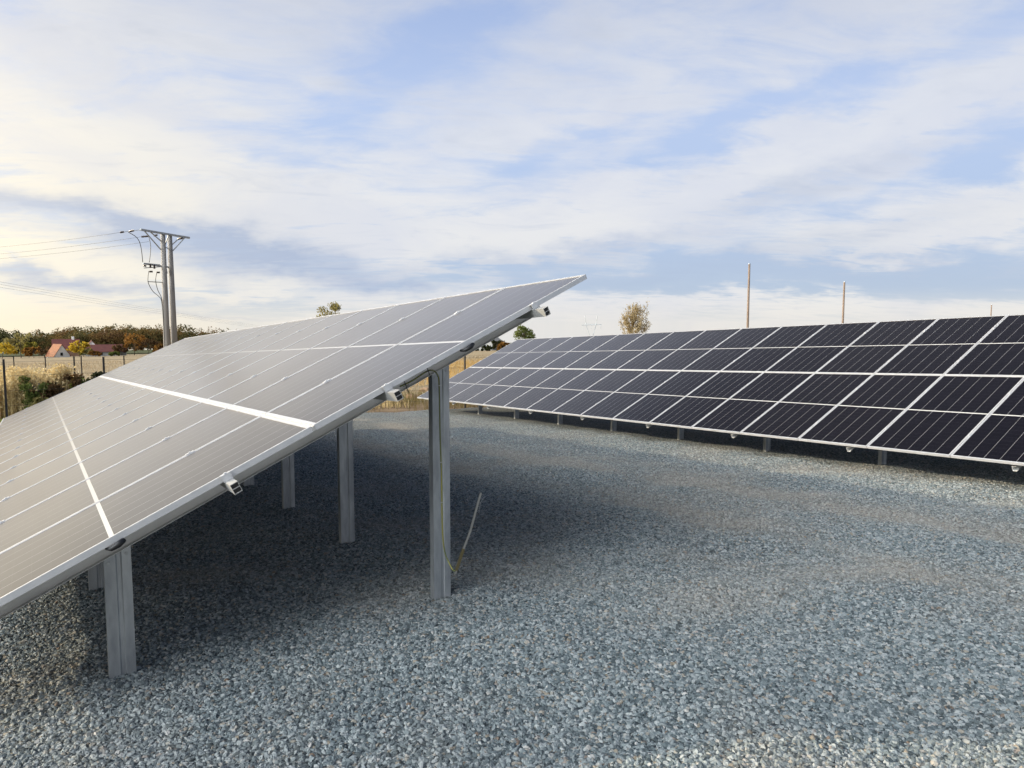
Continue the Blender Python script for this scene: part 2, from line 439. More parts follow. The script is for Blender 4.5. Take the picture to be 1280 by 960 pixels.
STONE = [(0., (.050, .064, .068)), (.16, (.098, .122, .130)), (.4, (.165, .197, .204)), (.66, (.245, .276, .280)),
         (.88, (.35, .370, .362)), (.95, (.24, .205, .155)), (.98, (.44, .435, .415)), (1., (.16, .11, .075))]
def dusty_mask(g):
    P = worldco(g); x, y, z = g.sep(P)
    n = g.noise(P, .45, 6., .62, .4)
    wob = g.m('ADD', g.m('MULTIPLY', g.m('SINE', g.m('MULTIPLY', y, .4)), .35), g.m('MULTIPLY', g.m('SUBTRACT', g.noise(P, 1.1, 3.), .5), .5))
    tr = None
    for x0 in (5.7, 7.45):
        q = g.m('DIVIDE', g.m('SUBTRACT', g.m('SUBTRACT', x, wob), x0), .38)
        t = g.m('POWER', math.e, g.m('MULTIPLY', g.m('MULTIPLY', q, q), -1.))
        tr = t if tr is None else g.m('ADD', tr, t)
    return g.m('MINIMUM', g.m('ADD', g.mr(n, .42, .78), g.m('MULTIPLY', tr, g.mr(n, .3, .6, .15, .7))), 1.)
def gravel_material():
    m, g, b = mat('crushed_stone_bed', (.3, .3, .3), .9, 0., .25)
    P = worldco(g)
    w = g.n('ShaderNodeTexNoise'); w.inputs['Scale'].default_value = 26.; g.put(w.inputs[0], P)
    pp = g.n('ShaderNodeVectorMath', operation='MULTIPLY_ADD')
    g.put(pp.inputs[0], w.outputs['Color']); pp.inputs[1].default_value = (.02, .02, .02); g.put(pp.inputs[2], P)
    vo = g.n('ShaderNodeTexVoronoi'); vo.inputs['Scale'].default_value = 40.; g.put(vo.inputs['Vector'], pp.outputs[0])
    r, gg, bb = g.sep(vo.outputs['Color'])
    c = g.ramp(r, STONE)
    pit = g.mr(vo.outputs['Distance'], .35, .62)
    c = g.mix(g.m('MULTIPLY', pit, .45), c, (.06, .068, .07))
    # dusty, clayey traces where lorries have driven
    dusty = dusty_mask(g)
    c = g.mix(g.m('MULTIPLY', dusty, .5), c, (.27, .235, .19))
    g.put(b.inputs['Base Color'], c)
    h = g.m('ADD', g.m('MULTIPLY', vo.outputs['Distance'], -1.), g.m('MULTIPLY', gg, .5))
    bp = g.n('ShaderNodeBump'); bp.inputs['Strength'].default_value = 1.; bp.inputs['Distance'].default_value = .022
    g.put(bp.inputs['Height'], h); g.put(b.inputs['Normal'], bp.outputs[0])
    return m
def stone_material():
    m, g, b = mat('crushed_stone', (.3, .3, .3), .85, 0., .3)
    oi = g.n('ShaderNodeObjectInfo').outputs['Random']
    c = g.ramp(oi, STONE)
    sp = g.noise(objco(g), 3.5, 3., .7)
    c = g.mix(.5, c, g.ramp(sp, [(.35, (.45, .45, .45)), (.65, (1.3, 1.3, 1.3))]), 'MULTIPLY')
    dusty = dusty_mask(g)
    c = g.mix(g.m('MULTIPLY', dusty, .5), c, (.29, .255, .21))
    g.put(b.inputs['Base Color'], c); return m

xs = np.unique(np.concatenate([np.linspace(-3000, -200, 15), np.linspace(-200, 60, 66), np.linspace(60, 400, 35), np.linspace(400, 4000, 20), np.linspace(0, 16, 33)]))
ys = np.unique(np.concatenate([np.linspace(-400, -12, 8), np.linspace(-12, 60, 49), np.linspace(60, 520, 70), np.linspace(520, 4500, 20)]))
ground = tag(grid_sheet('ground', xs, ys, 0., field_material()), kind='structure')
M_gravel = gravel_material()
YX0, YX1, YY0, YY1 = -4.6, 33., -11., 22.4
yard = tag(grid_sheet('gravel_yard', np.linspace(YX0, YX1, 220), np.linspace(YY0, YY1, 200), .075, M_gravel, 1.), kind='structure')

def gravel_stones():
    """loose crushed stone on the near part of the yard"""
    xs = np.linspace(-3.0, 14., 102); ys = np.linspace(.6, 19.5, 113)
    o = grid_sheet('gravel', xs, ys, .099, M_gravel, 1.); me = o.data
    X, Y = np.meshgrid(xs, ys); D = np.hypot(X, Y); A = np.arctan2(X, Y)
    dens = np.interp(D, [0, 5.5, 8, 12, 16, 19], [6000, 6000, 3400, 1500, 500, 0])
    dens *= (A > R(-24)) & (A < R(84))
    dens *= .62 + .38*np.clip(.5 + .9*np.sin(X*1.7 + 2*np.sin(Y*.9))*np.sin(Y*1.4 + 1.5*np.sin(X*.8 + 1.)), 0, 1)
    at = me.attributes.new('dens', 'FLOAT', 'POINT'); at.data.foreach_set('value', dens.ravel().astype(np.float32))
    nt = bpy.data.node_groups.new('gravel_scatter', 'GeometryNodeTree')
    nt.interface.new_socket('Geometry', in_out='INPUT', socket_type='NodeSocketGeometry')
    nt.interface.new_socket('Geometry', in_out='OUTPUT', socket_type='NodeSocketGeometry')
    N = nt.nodes; Lk = nt.links
    gi, go = N.new('NodeGroupInput'), N.new('NodeGroupOutput')
    at_n = N.new('GeometryNodeInputNamedAttribute'); at_n.data_type = 'FLOAT'; at_n.inputs[0].default_value = 'dens'
    dp = N.new('GeometryNodeDistributePointsOnFaces'); dp.distribute_method = 'RANDOM'
    Lk.new(gi.outputs[0], dp.inputs['Mesh']); Lk.new(at_n.outputs[0], dp.inputs['Density']); dp.inputs['Seed'].default_value = 3
    g2i = N.new('GeometryNodeGeometryToInstance')
    sm_ = N.new('GeometryNodeSetMaterial'); sm_.inputs['Material'].default_value = stone_material()
    for k in range(5):
        ico = N.new('GeometryNodeMeshIcoSphere'); ico.inputs['Radius'].default_value = .0118; ico.inputs['Subdivisions'].default_value = 2
        sp = N.new('GeometryNodeSetPosition')
        pos = N.new('GeometryNodeInputPosition')
        nz = N.new('ShaderNodeTexNoise'); nz.noise_dimensions = '4D'; nz.inputs['Scale'].default_value = 67.; nz.inputs['Detail'].default_value = 1.
        nz.inputs['W'].default_value = 3.1*k
        Lk.new(pos.outputs[0], nz.inputs['Vector'])
        sub = N.new('ShaderNodeVectorMath'); sub.operation = 'SUBTRACT'; sub.inputs[1].default_value = (.5, .5, .5); Lk.new(nz.outputs['Color'], sub.inputs[0])
        scl = N.new('ShaderNodeVectorMath'); scl.operation = 'SCALE'; scl.inputs['Scale'].default_value = .0285; Lk.new(sub.outputs[0], scl.inputs[0])
        Lk.new(ico.outputs[0], sp.inputs['Geometry']); Lk.new(scl.outputs[0], sp.inputs['Offset'])
        tr = N.new('GeometryNodeTransform'); Lk.new(sp.outputs[0], tr.inputs['Geometry'])
        tr.inputs['Scale'].default_value = (1.15, .9 - .04*k, .62 + .05*k)
        sh = N.new('GeometryNodeSetShadeSmooth'); sh.inputs['Shade Smooth'].default_value = False
        Lk.new(tr.outputs[0], sh.inputs['Geometry'])
        s2 = N.new('GeometryNodeSetMaterial'); s2.inputs['Material'].default_value = sm_.inputs['Material'].default_value
        Lk.new(sh.outputs[0], s2.inputs['Geometry']); Lk.new(s2.outputs[0], g2i.inputs[0])
    N.remove(sm_)
    def rnd(kind, a, b, seed):
        r = N.new('FunctionNodeRandomValue'); r.data_type = kind
        i0 = 0 if kind == 'FLOAT_VECTOR' else 2
        r.inputs[i0].default_value = a; r.inputs[i0+1].default_value = b; r.inputs['Seed'].default_value = seed
        return r.outputs[0 if kind == 'FLOAT_VECTOR' else 1]
    ip = N.new('GeometryNodeInstanceOnPoints')
    Lk.new(dp.outputs['Points'], ip.inputs['Points']); Lk.new(g2i.outputs[0], ip.inputs['Instance'])
    ip.inputs['Pick Instance'].default_value = True
    Lk.new(rnd('FLOAT_VECTOR', (-.7, -.7, 0), (.7, .7, 6.283), 5), ip.inputs['Rotation'])
    sz = N.new('ShaderNodeMath'); sz.operation = 'POWER'; Lk.new(rnd('FLOAT', 0., 1., 8), sz.inputs[0]); sz.inputs[1].default_value = 1.8
    s3 = N.new('ShaderNodeMath'); s3.operation = 'MULTIPLY_ADD'; Lk.new(sz.outputs[0], s3.inputs[0]); s3.inputs[1].default_value = .85; s3.inputs[2].default_value = .48
    Lk.new(s3.outputs[0], ip.inputs['Scale'])
    jn = N.new('GeometryNodeJoinGeometry'); Lk.new(gi.outputs[0], jn.inputs[0]); Lk.new(ip.outputs[0], jn.inputs[0])
    Lk.new(jn.outputs[0], go.inputs[0])
    mod = o.modifiers.new('scatter', 'NODES'); mod.node_group = nt
    tag(o, 'loose grey crushed stone covering the yard', 'gravel', kind='stuff')
gravel_stones()

# ------------------------------------------------------------------ solar tables
PLEN = 2.279
GAP_MID = .02
def panel_meshes(PW):
    t, lip = .035, .015
    gl = MB(); gl.box((PLEN/2, PW/2, -.006), (PLEN-.012, PW-.012, .006))
    glass = gl.mesh('solar_panel', panel_material(PW))
    fr = MB()
    for x0, x1, y0, y1 in ((0, PLEN, 0, lip), (0, PLEN, PW-lip, PW), (0, .021, lip, PW-lip), (PLEN-.021, PLEN, lip, PW-lip)):
        fr.box(((x0+x1)/2, (y0+y1)/2, -t/2+.0005), (x1-x0, y1-y0, t))
    frame = fr.mesh('frame', M_alu)
    bs = MB(); bs.box((PLEN/2, PW/2, -.0105), (PLEN-.03, PW-.03, .0025))
    back = bs.mesh('backsheet', M_back)
    return glass, frame, back
M_strip, _, _ = mat('joint_strip', (.40, .395, .38), .6)
M_back, _, _ = mat('rear_glass', (.03, .032, .036), .35)

SIGMA = [(.055, .052), (.063, .052), (.063, 0.), (.022, 0.), (.016, .007), (-.006, .007), (-.012, 0.), (-.063, 0.), (-.063, .052), (-.055, .052)]
CHAN = [(-.022, .030), (-.022, .0), (.022, .0), (.022, .030)]

def solar_table(label, P0, az_row, grade, tilt, pitch_w, n_cols, k0, post_y, posts_s, group):
    """P0: the low near corner of the glass plane (table coordinates: s up the slope, k along the row, n off the glass)"""
    row = Vector((math.sin(az_row)*math.cos(grade), math.cos(az_row)*math.cos(grade), -math.sin(grade)))
    e = Vector((math.cos(az_row), -math.sin(az_row), 0)); nn = e.cross(row)
    sl = e*math.cos(tilt) + nn*math.sin(tilt); nrm = -e*math.sin(tilt) + nn*math.cos(tilt)
    P0 = Vector(P0)
    start = k0*pitch_w; length = n_cols*pitch_w
    base = P0 + row*start + e*2.0; base.z = gzf(base.x, base.y)
    root = empty('solar_table', base, label, 'solar panels', group)
    def W(s, k, n): return P0 + sl*s + row*k + nrm*n - base            # table -> root-local
    rot = Matrix((sl, row, nrm)).transposed().to_4x4()
    PW = pitch_w - .010
    glass, frame, back = panel_meshes(PW)
    for c in range(n_cols):
        if c == 0:
            ms = MB()
            pts = [W(PLEN+q, start + k_, -.004+h_) for k_ in (.002, length-.002) for q, h_ in ((-.0005, -.03), (GAP_MID+.0005, -.03), (GAP_MID+.0005, 0), (-.0005, 0))]
            pts = [W(PLEN+q, start + k_, h_) for k_ in (.002, length-.002) for q, h_ in ((.001, -.030), (GAP_MID-.001, -.030), (GAP_MID-.001, -.005), (.001, -.005))]
            ms.add(pts, [(0, 3, 2, 1), (4, 5, 6, 7)] + [(i, (i+1) % 4, 4+(i+1) % 4, 4+i) for i in range(4)])
            ms.build('joint_strip', M_strip, root)
        for lvl in range(2):
            o = W(lvl*(PLEN+GAP_MID), start + c*pitch_w + .005, 0)
            M = Matrix.Translation(o) @ rot
            p = link_mesh('solar_panel', glass, root, M)
            link_mesh('frame', frame, p); link_mesh('backsheet', back, p)
    purl = (.54, 1.747, 2.80, 4.04)
    for s in purl:                                                     # extruded H-section rails along the row
        mb = MB()
        a, b_ = start-.13, start+length+.06
        for (s0, n0, ws, hn) in ((0, -.0375, .044, .003), (-.021, -.0655, .002, .053), (.021, -.0655, .002, .053), (0, -.0935, .044, .003), (0, -.0655, .0399, .003)):
            pts = []
            for k in (a, b_):
                for ds, dn in ((-ws/2, -hn/2), (ws/2, -hn/2), (ws/2, hn/2), (-ws/2, hn/2)): pts.append(W(s+s0+ds, k, n0+dn))
            mb.add(pts, [(0, 3, 2, 1), (4, 5, 6, 7)] + [(i, (i+1) % 4, 4+(i+1) % 4, 4+i) for i in range(4)])
        pu = mb.build('purlin', M_rail, root)
        for ke, dk in ((a, .012), (b_, -.012)):
            pm = MB()
            for n0 in (-.0515, -.0795): pm.box(W(s, ke+dk, n0), (.0397, .004, .0245), rot.to_3x3())
            pm.build('end_shade', M_black, pu)  # black sheets standing in for the shade inside the open rail end
        for c in range(n_cols+1):                                      # mid clamps and end clamps
            k = start + c*pitch_w
            cb = MB()
            c0 = W(s, k, .004)
            wk = .034 if 0 < c < n_cols else .026
            off = 0 if 0 < c < n_cols else (-.008 if c == 0 else .008)
            cb.box(W(s, k+off, .003), (.055, wk, .005), rot.to_3x3())
            cb.box(W(s, k+off, .008), (.014, .014, .006), rot.to_3x3())
            if c in (0, n_cols): cb.box(W(s, k+(off-.011 if c == 0 else off+.011), -.016), (.055, .004, .036), rot.to_3x3())
            cb.build('panel_clamp', M_alu, root)
    for y0 in post_y:                                                  # one bent frame: sloping rafter on a short and a tall post
        kr = (y0 - P0.y)/row.y
        rb = MB()
        rb.strip_profile([(-.020, .0), (.024, .0), (.024, -.066), (-.020, -.066)], .003,
                         lambda a, b, l: W(l, kr + a, -.097 + b), .05, 4.34)
        rb.build('rafter', M_rafter, root)
        for s in posts_s:
            top = W(s, kr, -.110)
            ctr = top + base
            zb = gzf(ctr.x, ctr.y) - .25 - base.z
            ca, sa = math.cos(-az_row), math.sin(-az_row)
            def place(a, b, l, ctr=top, ca=ca, sa=sa):
                return Vector((ctr.x + a*ca - (b+.030)*sa, ctr.y + a*sa + (b+.030)*ca, l))
            def ztop(a, b, top=top):
                return top.z - .005 + a*math.tan(tilt)
            pb = MB(); pb.strip_profile(SIGMA, .004, place, zb, ztop)
            po = pb.build('post', M_galv, root)
            for da, dz in ((-.045, -.10), (.045, -.10)):
                q = place(da, 0., ztop(da, 0.) + dz)
                bb = MB(); bb.tube([q + Vector((0, .003, 0)), q + Vector((0, -.009, 0))], .010, 6); bb.build('bolt', M_steel, po)
    return root, W, base

TL0 = (-.7672, 4.0194, CAM_H - 1.5539)
left, WL, baseL = solar_table('table of solar panels seen edge-on, its glass pale with reflected sky, beside the nearest posts', TL0,
                   0., .0460, .4298, 1.0745, 16, 0, [4.36 + 1.885*i for i in range(9)], (1.14, 3.39), 'tables of solar panels')
TR0 = (10.060, 4.566, CAM_H - 1.7706)
right, WR, baseR = solar_table('table of dark navy solar panels with bright white grid lines, low edge facing the gravel', TR0,
                    .0452, .0465, .4406, 1.179, 18, -3, [3.84 - 2.26*1 + 2.26*i for i in range(0, 9)], (1.2, 3.35), 'tables of solar panels')

# cable loops of the junction boxes that peep out at the near edge
for s in (1.14, 3.43):
    mb = MB()
    mb.tube([WL(s-.05, .02, -.044), WL(s-.03, -.012, -.050), WL(s+.01, -.022, -.045), WL(s+.035, -.016, -.04), WL(s+.03, .01, -.044)], [.006, .012, .017, .014, .007], 8)
    mb.build('junction_cable', M_black, left, smooth=True)

# ------------------------------------------------------------------ earth wire and earth strip on the tall post
def plane_y(u, v, Y):
    d = ray(u, v); t = Y/d.y; p = d*t; return Vector((p.x, p.y, p.z + CAM_H))
YF = 4.36
def smooth_path(pts, n=6):
    out = []
    P = [pts[0]] + pts + [pts[-1]]
    for i in range(1, len(P)-2):
        for j in range(n):
            t = j/n; p0, p1, p2, p3 = P[i-1], P[i], P[i+1], P[i+2]
            out.append(.5*((2*p1) + (p2-p0)*t + (2*p0-5*p1+4*p2-p3)*t*t + (3*p1-p0-3*p2+p3)*t**3))
    out.append(P[-2]); return out
mb = MB()
wp = [plane_y(500, 483, 4.23), plane_y(515, 476, 4.235), plane_y(532, 465, 4.235), plane_y(541, 463, 4.24), plane_y(547, 469, YF+.012), plane_y(549, 482, YF+.036),
      plane_y(550, 540, YF+.036), plane_y(552, 600, YF+.036), plane_y(553, 660, YF+.034), plane_y(556, 690, YF+.02), plane_y(562, 705, YF-.03), plane_y(566, 712, YF-.06), plane_y(569, 714, YF-.08)]
mb.tube(smooth_path(wp), .0055, 8)
tag(mb.build('earth_wire', M_cable, None, smooth=True), 'yellow and green earth wire clipped down the front of the tall galvanised post', 'wire')
for i, (u, v, Y) in enumerate(((507, 483, 4.225), (535, 465, 4.23), (550, 482, YF+.03), (551, 578, YF+.03), (552, 628, YF+.03))):
    p = plane_y(u, v, Y); mb = MB()
    if i < 2:
        mb.bar(p + Vector((-.02, -.006, .055)), p + Vector((.018, -.006, -.04)), .005, .004)
        mb.bar(p + Vector((-.02, -.004, .0)), p + Vector((.02, -.004, .01)), .005, .003)
        lab = ('dark cable tie sticking up beside the bright rail end', 'dark cable tie sticking up at the top of the tall post')[i]
    else:
        mb.bar(p + Vector((-.012, -.004, 0)), p + Vector((.012, -.004, .002)), .006, .004)
        lab = ('pale clip holding the earth wire just below the post top', 'pale clip holding the earth wire at half height of the post', 'pale clip holding the earth wire low on the post')[i-2]
    tag(mb.build('cable_tie', M_black if i < 2 else M_rail), lab, 'cable tie', 'ties and clips on the earth wire')
foot = on_ground(562, 738); tip = plane_y(601, 616, foot.y + .05)
strip = empty('earth_strip', foot, 'flat grey earthing strip leaning out of the gravel beside the tall post', 'earthing strip')
mb = MB(); A0 = Vector((0, 0, -.08)); A1 = tip - foot
bend = [A0, A1*.25 + Vector((-.004, 0, 0)), A1*.6 + Vector((.016, 0, -.004)), A1]
for a, b in zip(bend[:-1], bend[1:]): mb.bar(a, b, .019, .004, Vector((.2, 1, .1)))
M_straw, _, _ = mat('dull_zinc_strip', (.33, .325, .29), .7)
mb.build('strip', M_straw, strip)
mb = MB(); mb.bar(A1*.20 + Vector((0, -.004, 0)), A1*.42 + Vector((.003, -.004, 0)), .025, .007, Vector((.2, 1, .1)))
M_tape, _, _ = mat('yellow_tape', (.17, .14, .06), .7); mb.build('tape', M_tape, strip)
mb = MB(); p0 = A1*.93
mb.tube([p0 + Vector((.0, -.004, -.10)), p0 + Vector((.012, -.004, -.03)), p0 + Vector((.05, 0, .01)), p0 + Vector((.12, .01, .025))], .0022, 5)
mb.build('wire_end', M_galv, strip)

# ------------------------------------------------------------------ poles and lines
def translucent(g, b, c, f=.5):
    tr = g.n('ShaderNodeBsdfTranslucent'); g.put(tr.inputs['Color'], c)
    mx = g.n('ShaderNodeMixShader'); mx.inputs[0].default_value = f
    g.nt.links.new(b.outputs[0], mx.inputs[1]); g.nt.links.new(tr.outputs[0], mx.inputs[2])
    out = [x for x in g.nt.nodes if x.type == 'OUTPUT_MATERIAL'][0]; g.nt.links.new(mx.outputs[0], out.inputs[0])
def tree_mat(name, c0, c1, c2, scale=.7):
    m, g, b = mat(name, c0, .9, 0., .15)
    P = objco(g)
    n = g.m('ADD', g.m('MULTIPLY', g.noise(P, scale, 3., .6), .6), g.m('MULTIPLY', g.noise(P, scale*9, 2., .7), .4))
    c = g.ramp(n, [(.32, c0), (.5, c1), (.68, c2)])
    g.put(b.inputs['Base Color'], c); translucent(g, b, c)
    return m
hp = at_dist(208, 50.)
Hroot = empty('power_pole', hp, 'twin power pole with a tilted crossarm, insulators and a switch bracket', 'power pole')
def hpt(u, v, dd=0.):
    """a point of the twin pole, in its own plane 50 m away"""
    A, E = azel(u, v); dist = 50. + dd
    return Vector((math.sin(A)*dist, math.cos(A)*dist, CAM_H + math.tan(E)*dist)) - hp
for (ut, vt, ub, vb, dd) in ((203.4, 291.5, 209, 440, 0.), (212.0, 293.5, 218.3, 440, .5)):
    t = hpt(ut, vt, dd); b_ = hpt(ub, vb, dd); d_ = (b_-t); foot_z = gzf((hp+b_).x, (hp+b_).y) - hp.z - .4
    b_ = t + d_*((foot_z - t.z)/d_.z)
    mb = MB(); mb.tube([t, (t+b_)/2, b_], [.14, .18, .22], 12); mb.build('pole', M_conc, Hroot, smooth=True)
mb = MB(); ca_, cb_ = hpt(175.5, 287, -1.6), hpt(236.5, 297.3, 1.8)
mb.bar(ca_, cb_, .12, .12); mb.build('crossarm', M_steel, Hroot)
for (u0, v0, d0, u1, v1, d1) in ((180, 288, -1.35, 201, 312, 0), (187, 289, -1., 203, 303, .1), (231, 297, 1.5, 216, 313.5, .5), (226, 296, 1.2, 215, 306, .5), (204, 308, .1, 214, 312, .5), (211, 293, .3, 205, 310, .1)):
    mb = MB(); mb.bar(hpt(u0, v0, d0), hpt(u1, v1, d1), .05, .05); mb.build('brace', M_steel, Hroot)
mb = MB(); mb.bar(hpt(179, 329.5, -1.1), hpt(211, 334, .5), .09, .09); mb.bar(hpt(180, 335, -1.1), hpt(206, 333, .2), .05, .05); mb.bar(hpt(180, 329, -.9), hpt(200, 331, -.6), .05, .05)
mb.build('switch_bracket', M_steel, Hroot)
def insulator(p, q, n=5, r=.075):
    pts, rad = [], []
    for i in range(n*2+1):
        pts.append(p.lerp(q, i/(n*2))); rad.append(r if i % 2 else r*.45)
    mb = MB(); mb.tube(pts, rad, 10); return mb
for (u0, v0, u1, v1, dd) in ((167.5, 288.2, 161.5, 289.4, -1.6), (150, 290.6, 155, 289.8, -1.6), (186, 295.2, 176.5, 296, -.5), (192, 294.6, 197, 293.6, -.3), (222, 299, 229, 297.6, 1.),
                             (186.5, 339.5, 191, 339.5, -.9), (195.5, 340.5, 200, 340.5, -.5), (179, 332, 183, 332.6, -1.1), (188, 330, 188, 335, -.8), (193, 331, 193, 336, -.6), (207.5, 336, 208.5, 342, .3)):
    insulator(hpt(u0, v0, dd), hpt(u1, v1, dd)).build('insulator', M_ins, Hroot)
mb = MB(); mb.bar(hpt(184.5, 352, -1), hpt(204, 353, 0), .05, .05); mb.build('cable_bracket', M_steel, Hroot)
for pts in ([(186, 339, -.9), (185, 346, -1), (185.5, 354, -1), (191, 364, -.7), (199, 371, -.3), (202, 377, -.1), (204, 400, -.1), (206, 430, -.1), (207, 452, -.1)],
            [(196, 341, -.5), (194.5, 350, -.6), (197, 362, -.4), (202, 373, -.2), (203.5, 390, -.15), (206.6, 452, -.15)],
            [(160, 290, -1.6), (171, 297, -1.5), (176, 308, -1.3), (178.5, 328, -1.1)], [(186, 297, -.5), (188, 305, -.6), (188, 316, -.7), (186.5, 328, -.8)]):
    mb = MB(); mb.tube(smooth_path([hpt(*p) for p in pts], 4), .02, 6); mb.build('cable', M_wire, Hroot, smooth=True)
mb = MB(); mb.bar(hpt(161.5, 289.2, -1.6), hpt(155, 290, -1.6), .03, .03); mb.bar(hpt(175.5, 287.4, -1.6), hpt(167.5, 288.2, -1.6), .03, .03); mb.build('strain_link', M_steel, Hroot)

def span(p, q, sag, r, label, grp):
    p, q = Vector(p), Vector(q); pts = []
    for i in range(25):
        t = i/24; a = p.lerp(q, t); a.z -= sag*4*t*(1-t); pts.append(a)
    mb = MB(); mb.tube(pts, r, 5); o = mb.build('overhead_wire', M_wire, None, smooth=True)
    return tag(o, label, 'overhead wire', grp)
def ud(u, v, dist):
    A, E = azel(u, v); return Vector((math.sin(A)*dist, math.cos(A)*dist, CAM_H + math.tan(E)*dist))
lab3 = ['topmost of the three overhead wires leaving the twin pole', 'middle of the three overhead wires leaving the twin pole', 'lowest of the three overhead wires leaving the twin pole']
for i, (u, v, u2, v2, dd) in enumerate(((150, 290.6, -160, 315, -1.6), (176.5, 296, -160, 325, -.5), (186, 302, -160, 330, .4))):
    span(ud(u, v, 50+dd), ud(u2, v2, 78), .35, .009, lab3[i], 'overhead wires at the twin pole')
lab3 = ['upper thin far overhead wire passing behind the twin pole', 'middle thin far overhead wire passing behind the twin pole', 'lower thin far overhead wire passing behind the twin pole']
for i, v in enumerate((351.5, 356, 361)):
    span(ud(-250, v-45, 75), ud(420, 417 + i, 330), 1.2, .010, lab3[i], 'thin far overhead wires')

def bare_pole(u, vt, dist, r0, r1, label, lean=0.):
    b_ = at_dist(u, dist); A, E = azel(u, vt); top = Vector((b_.x + lean, b_.y, CAM_H + math.tan(E)*dist))
    root = empty('wooden_pole', b_, label, 'pole', 'bare wooden poles behind the panels')
    mb = MB(); L = top - b_
    mb.tube([Vector((0, 0, -.5)), L*.5, L*.995, L], [r1, (r0+r1)/2, r0, r0*.8], 10)
    mb.build('shaft', M_wood, root, smooth=True)
    mb = MB(); mb.tube([L - Vector((0, 0, .02)), L + Vector((0, 0, .06))], [r0*1.15, r0*.7], 10); mb.build('cap', M_steel, root)
bare_pole(933.6, 330, 62, .082, .11, 'tallest bare brown wooden pole rising behind the dark panels')
bare_pole(1052, 352.5, 78, .085, .115, 'shorter bare brown wooden pole rising behind the dark panels')
bare_pole(1236, 381, 170, .10, .13, 'tiny far bare pole just above the dark panel row')

# lattice pylon far off
pb = at_dist(739.5, 640.); pyl = empty('pylon', pb, 'faint far lattice pylon with two horns and a crossarm', 'pylon')
M_pyl, _, _ = mat('pylon_steel', (.42, .45, .46), .7)
def pp(u, v): return ud(u, v, 640.) - pb
mb = MB(); gnd = 0.
for ln in ([(731.3, 394), (732.3, 405), (735.5, 415), (738, 421)], [(746.5, 394), (745.3, 405), (742.6, 415), (740.5, 421)]):
    mb.tube([pp(*p) for p in ln], .28, 5)
for s_ in (-1, 1):
    b2 = pp(739.3 + s_*.7, 421); mb.tube([b2, Vector((b2.x + s_*3.2, b2.y, -1.))], .28, 5)
    for k in range(5):
        t0, t1 = k/5, (k+1)/5
        pa = b2.lerp(Vector((b2.x + s_*3.2, b2.y, 0)), t0); qa = pp(739.3 - s_*.7, 421); qb = qa.lerp(Vector((qa.x - s_*3.2, qa.y, 0)), t1)
        mb.tube([pa, qb], .12, 4)
mb.build('tower', M_pyl, pyl)
mb = MB(); mb.tube([pp(727, 406.3), pp(752, 405.7)], .26, 5); mb.tube([pp(731, 404), pp(739, 405.5), pp(747, 404)], .12, 4); mb.build('crossarm', M_pyl, pyl)
for u in (728.5, 739.5, 751):
    mb = MB(); mb.tube([pp(u, 406), pp(u, 411)], .14, 5); mb.build('insulator', M_pyl, pyl)

# ------------------------------------------------------------------ fences
def fence(label, pts, height, r, strands, mesh_rows=0):
    b0 = pts[0]; root = empty('wire_fence', b0, label, 'fence')
    for p in pts:
        mb = MB(); q = p - b0
        mb.box(q + Vector((0, 0, height/2 - .2)), (r*2, r*2, height + .4)); mb.build('post', M_dark, root)
    for h in strands:
        mb = MB(); mb.tube([p - b0 + Vector((0, r + .004, h)) for p in pts], .004, 4); mb.build('wire', M_dark, root)
    return root
def gp(x, y): return Vector((x, y, gzf(x, y)))
pA = on_ground(4, 521); pA = gp(pA.x, pA.y)
yB = 23.2
def col_on_row(u, Y):
    A, _ = azel(u, 445); return gp(math.tan(A)*Y, Y)
ptsB = [col_on_row(u, yB) for u in (-330, -240, -155, -75, 4, 129, 245, 352, 455, 581, 690, 800)]
fence('dark wire fence with thin steel posts across the end of the gravel yard', ptsB, 2.0, .026, (.35, .75, 1.15, 1.55, 1.92))
ptsA = [at_dist(u, d) for u, d in ((-120, 62), (-75, 58), (-26, 54.5), (16.5, 52), (56, 49.5), (101, 47), (154.5, 44), (215, 41.5), (290, 39))]
fence('farther fence line of thin dark posts in front of the straw field', ptsA, 1.95, .028, (.5, 1.0, 1.5, 1.88))
mb = MB()
p = at_dist(92, 38.)
lone = empty('fence_post', p, 'lone dark post standing between the two fence lines', 'fence post')
mb.box(Vector((0, 0, .85)), (.06, .06, 2.2)); mb.build('shaft', M_dark, lone)
mb = MB(); mb.box(Vector((0, 0, 1.96)), (.075, .075, .03)); mb.build('cap', M_dark, lone)

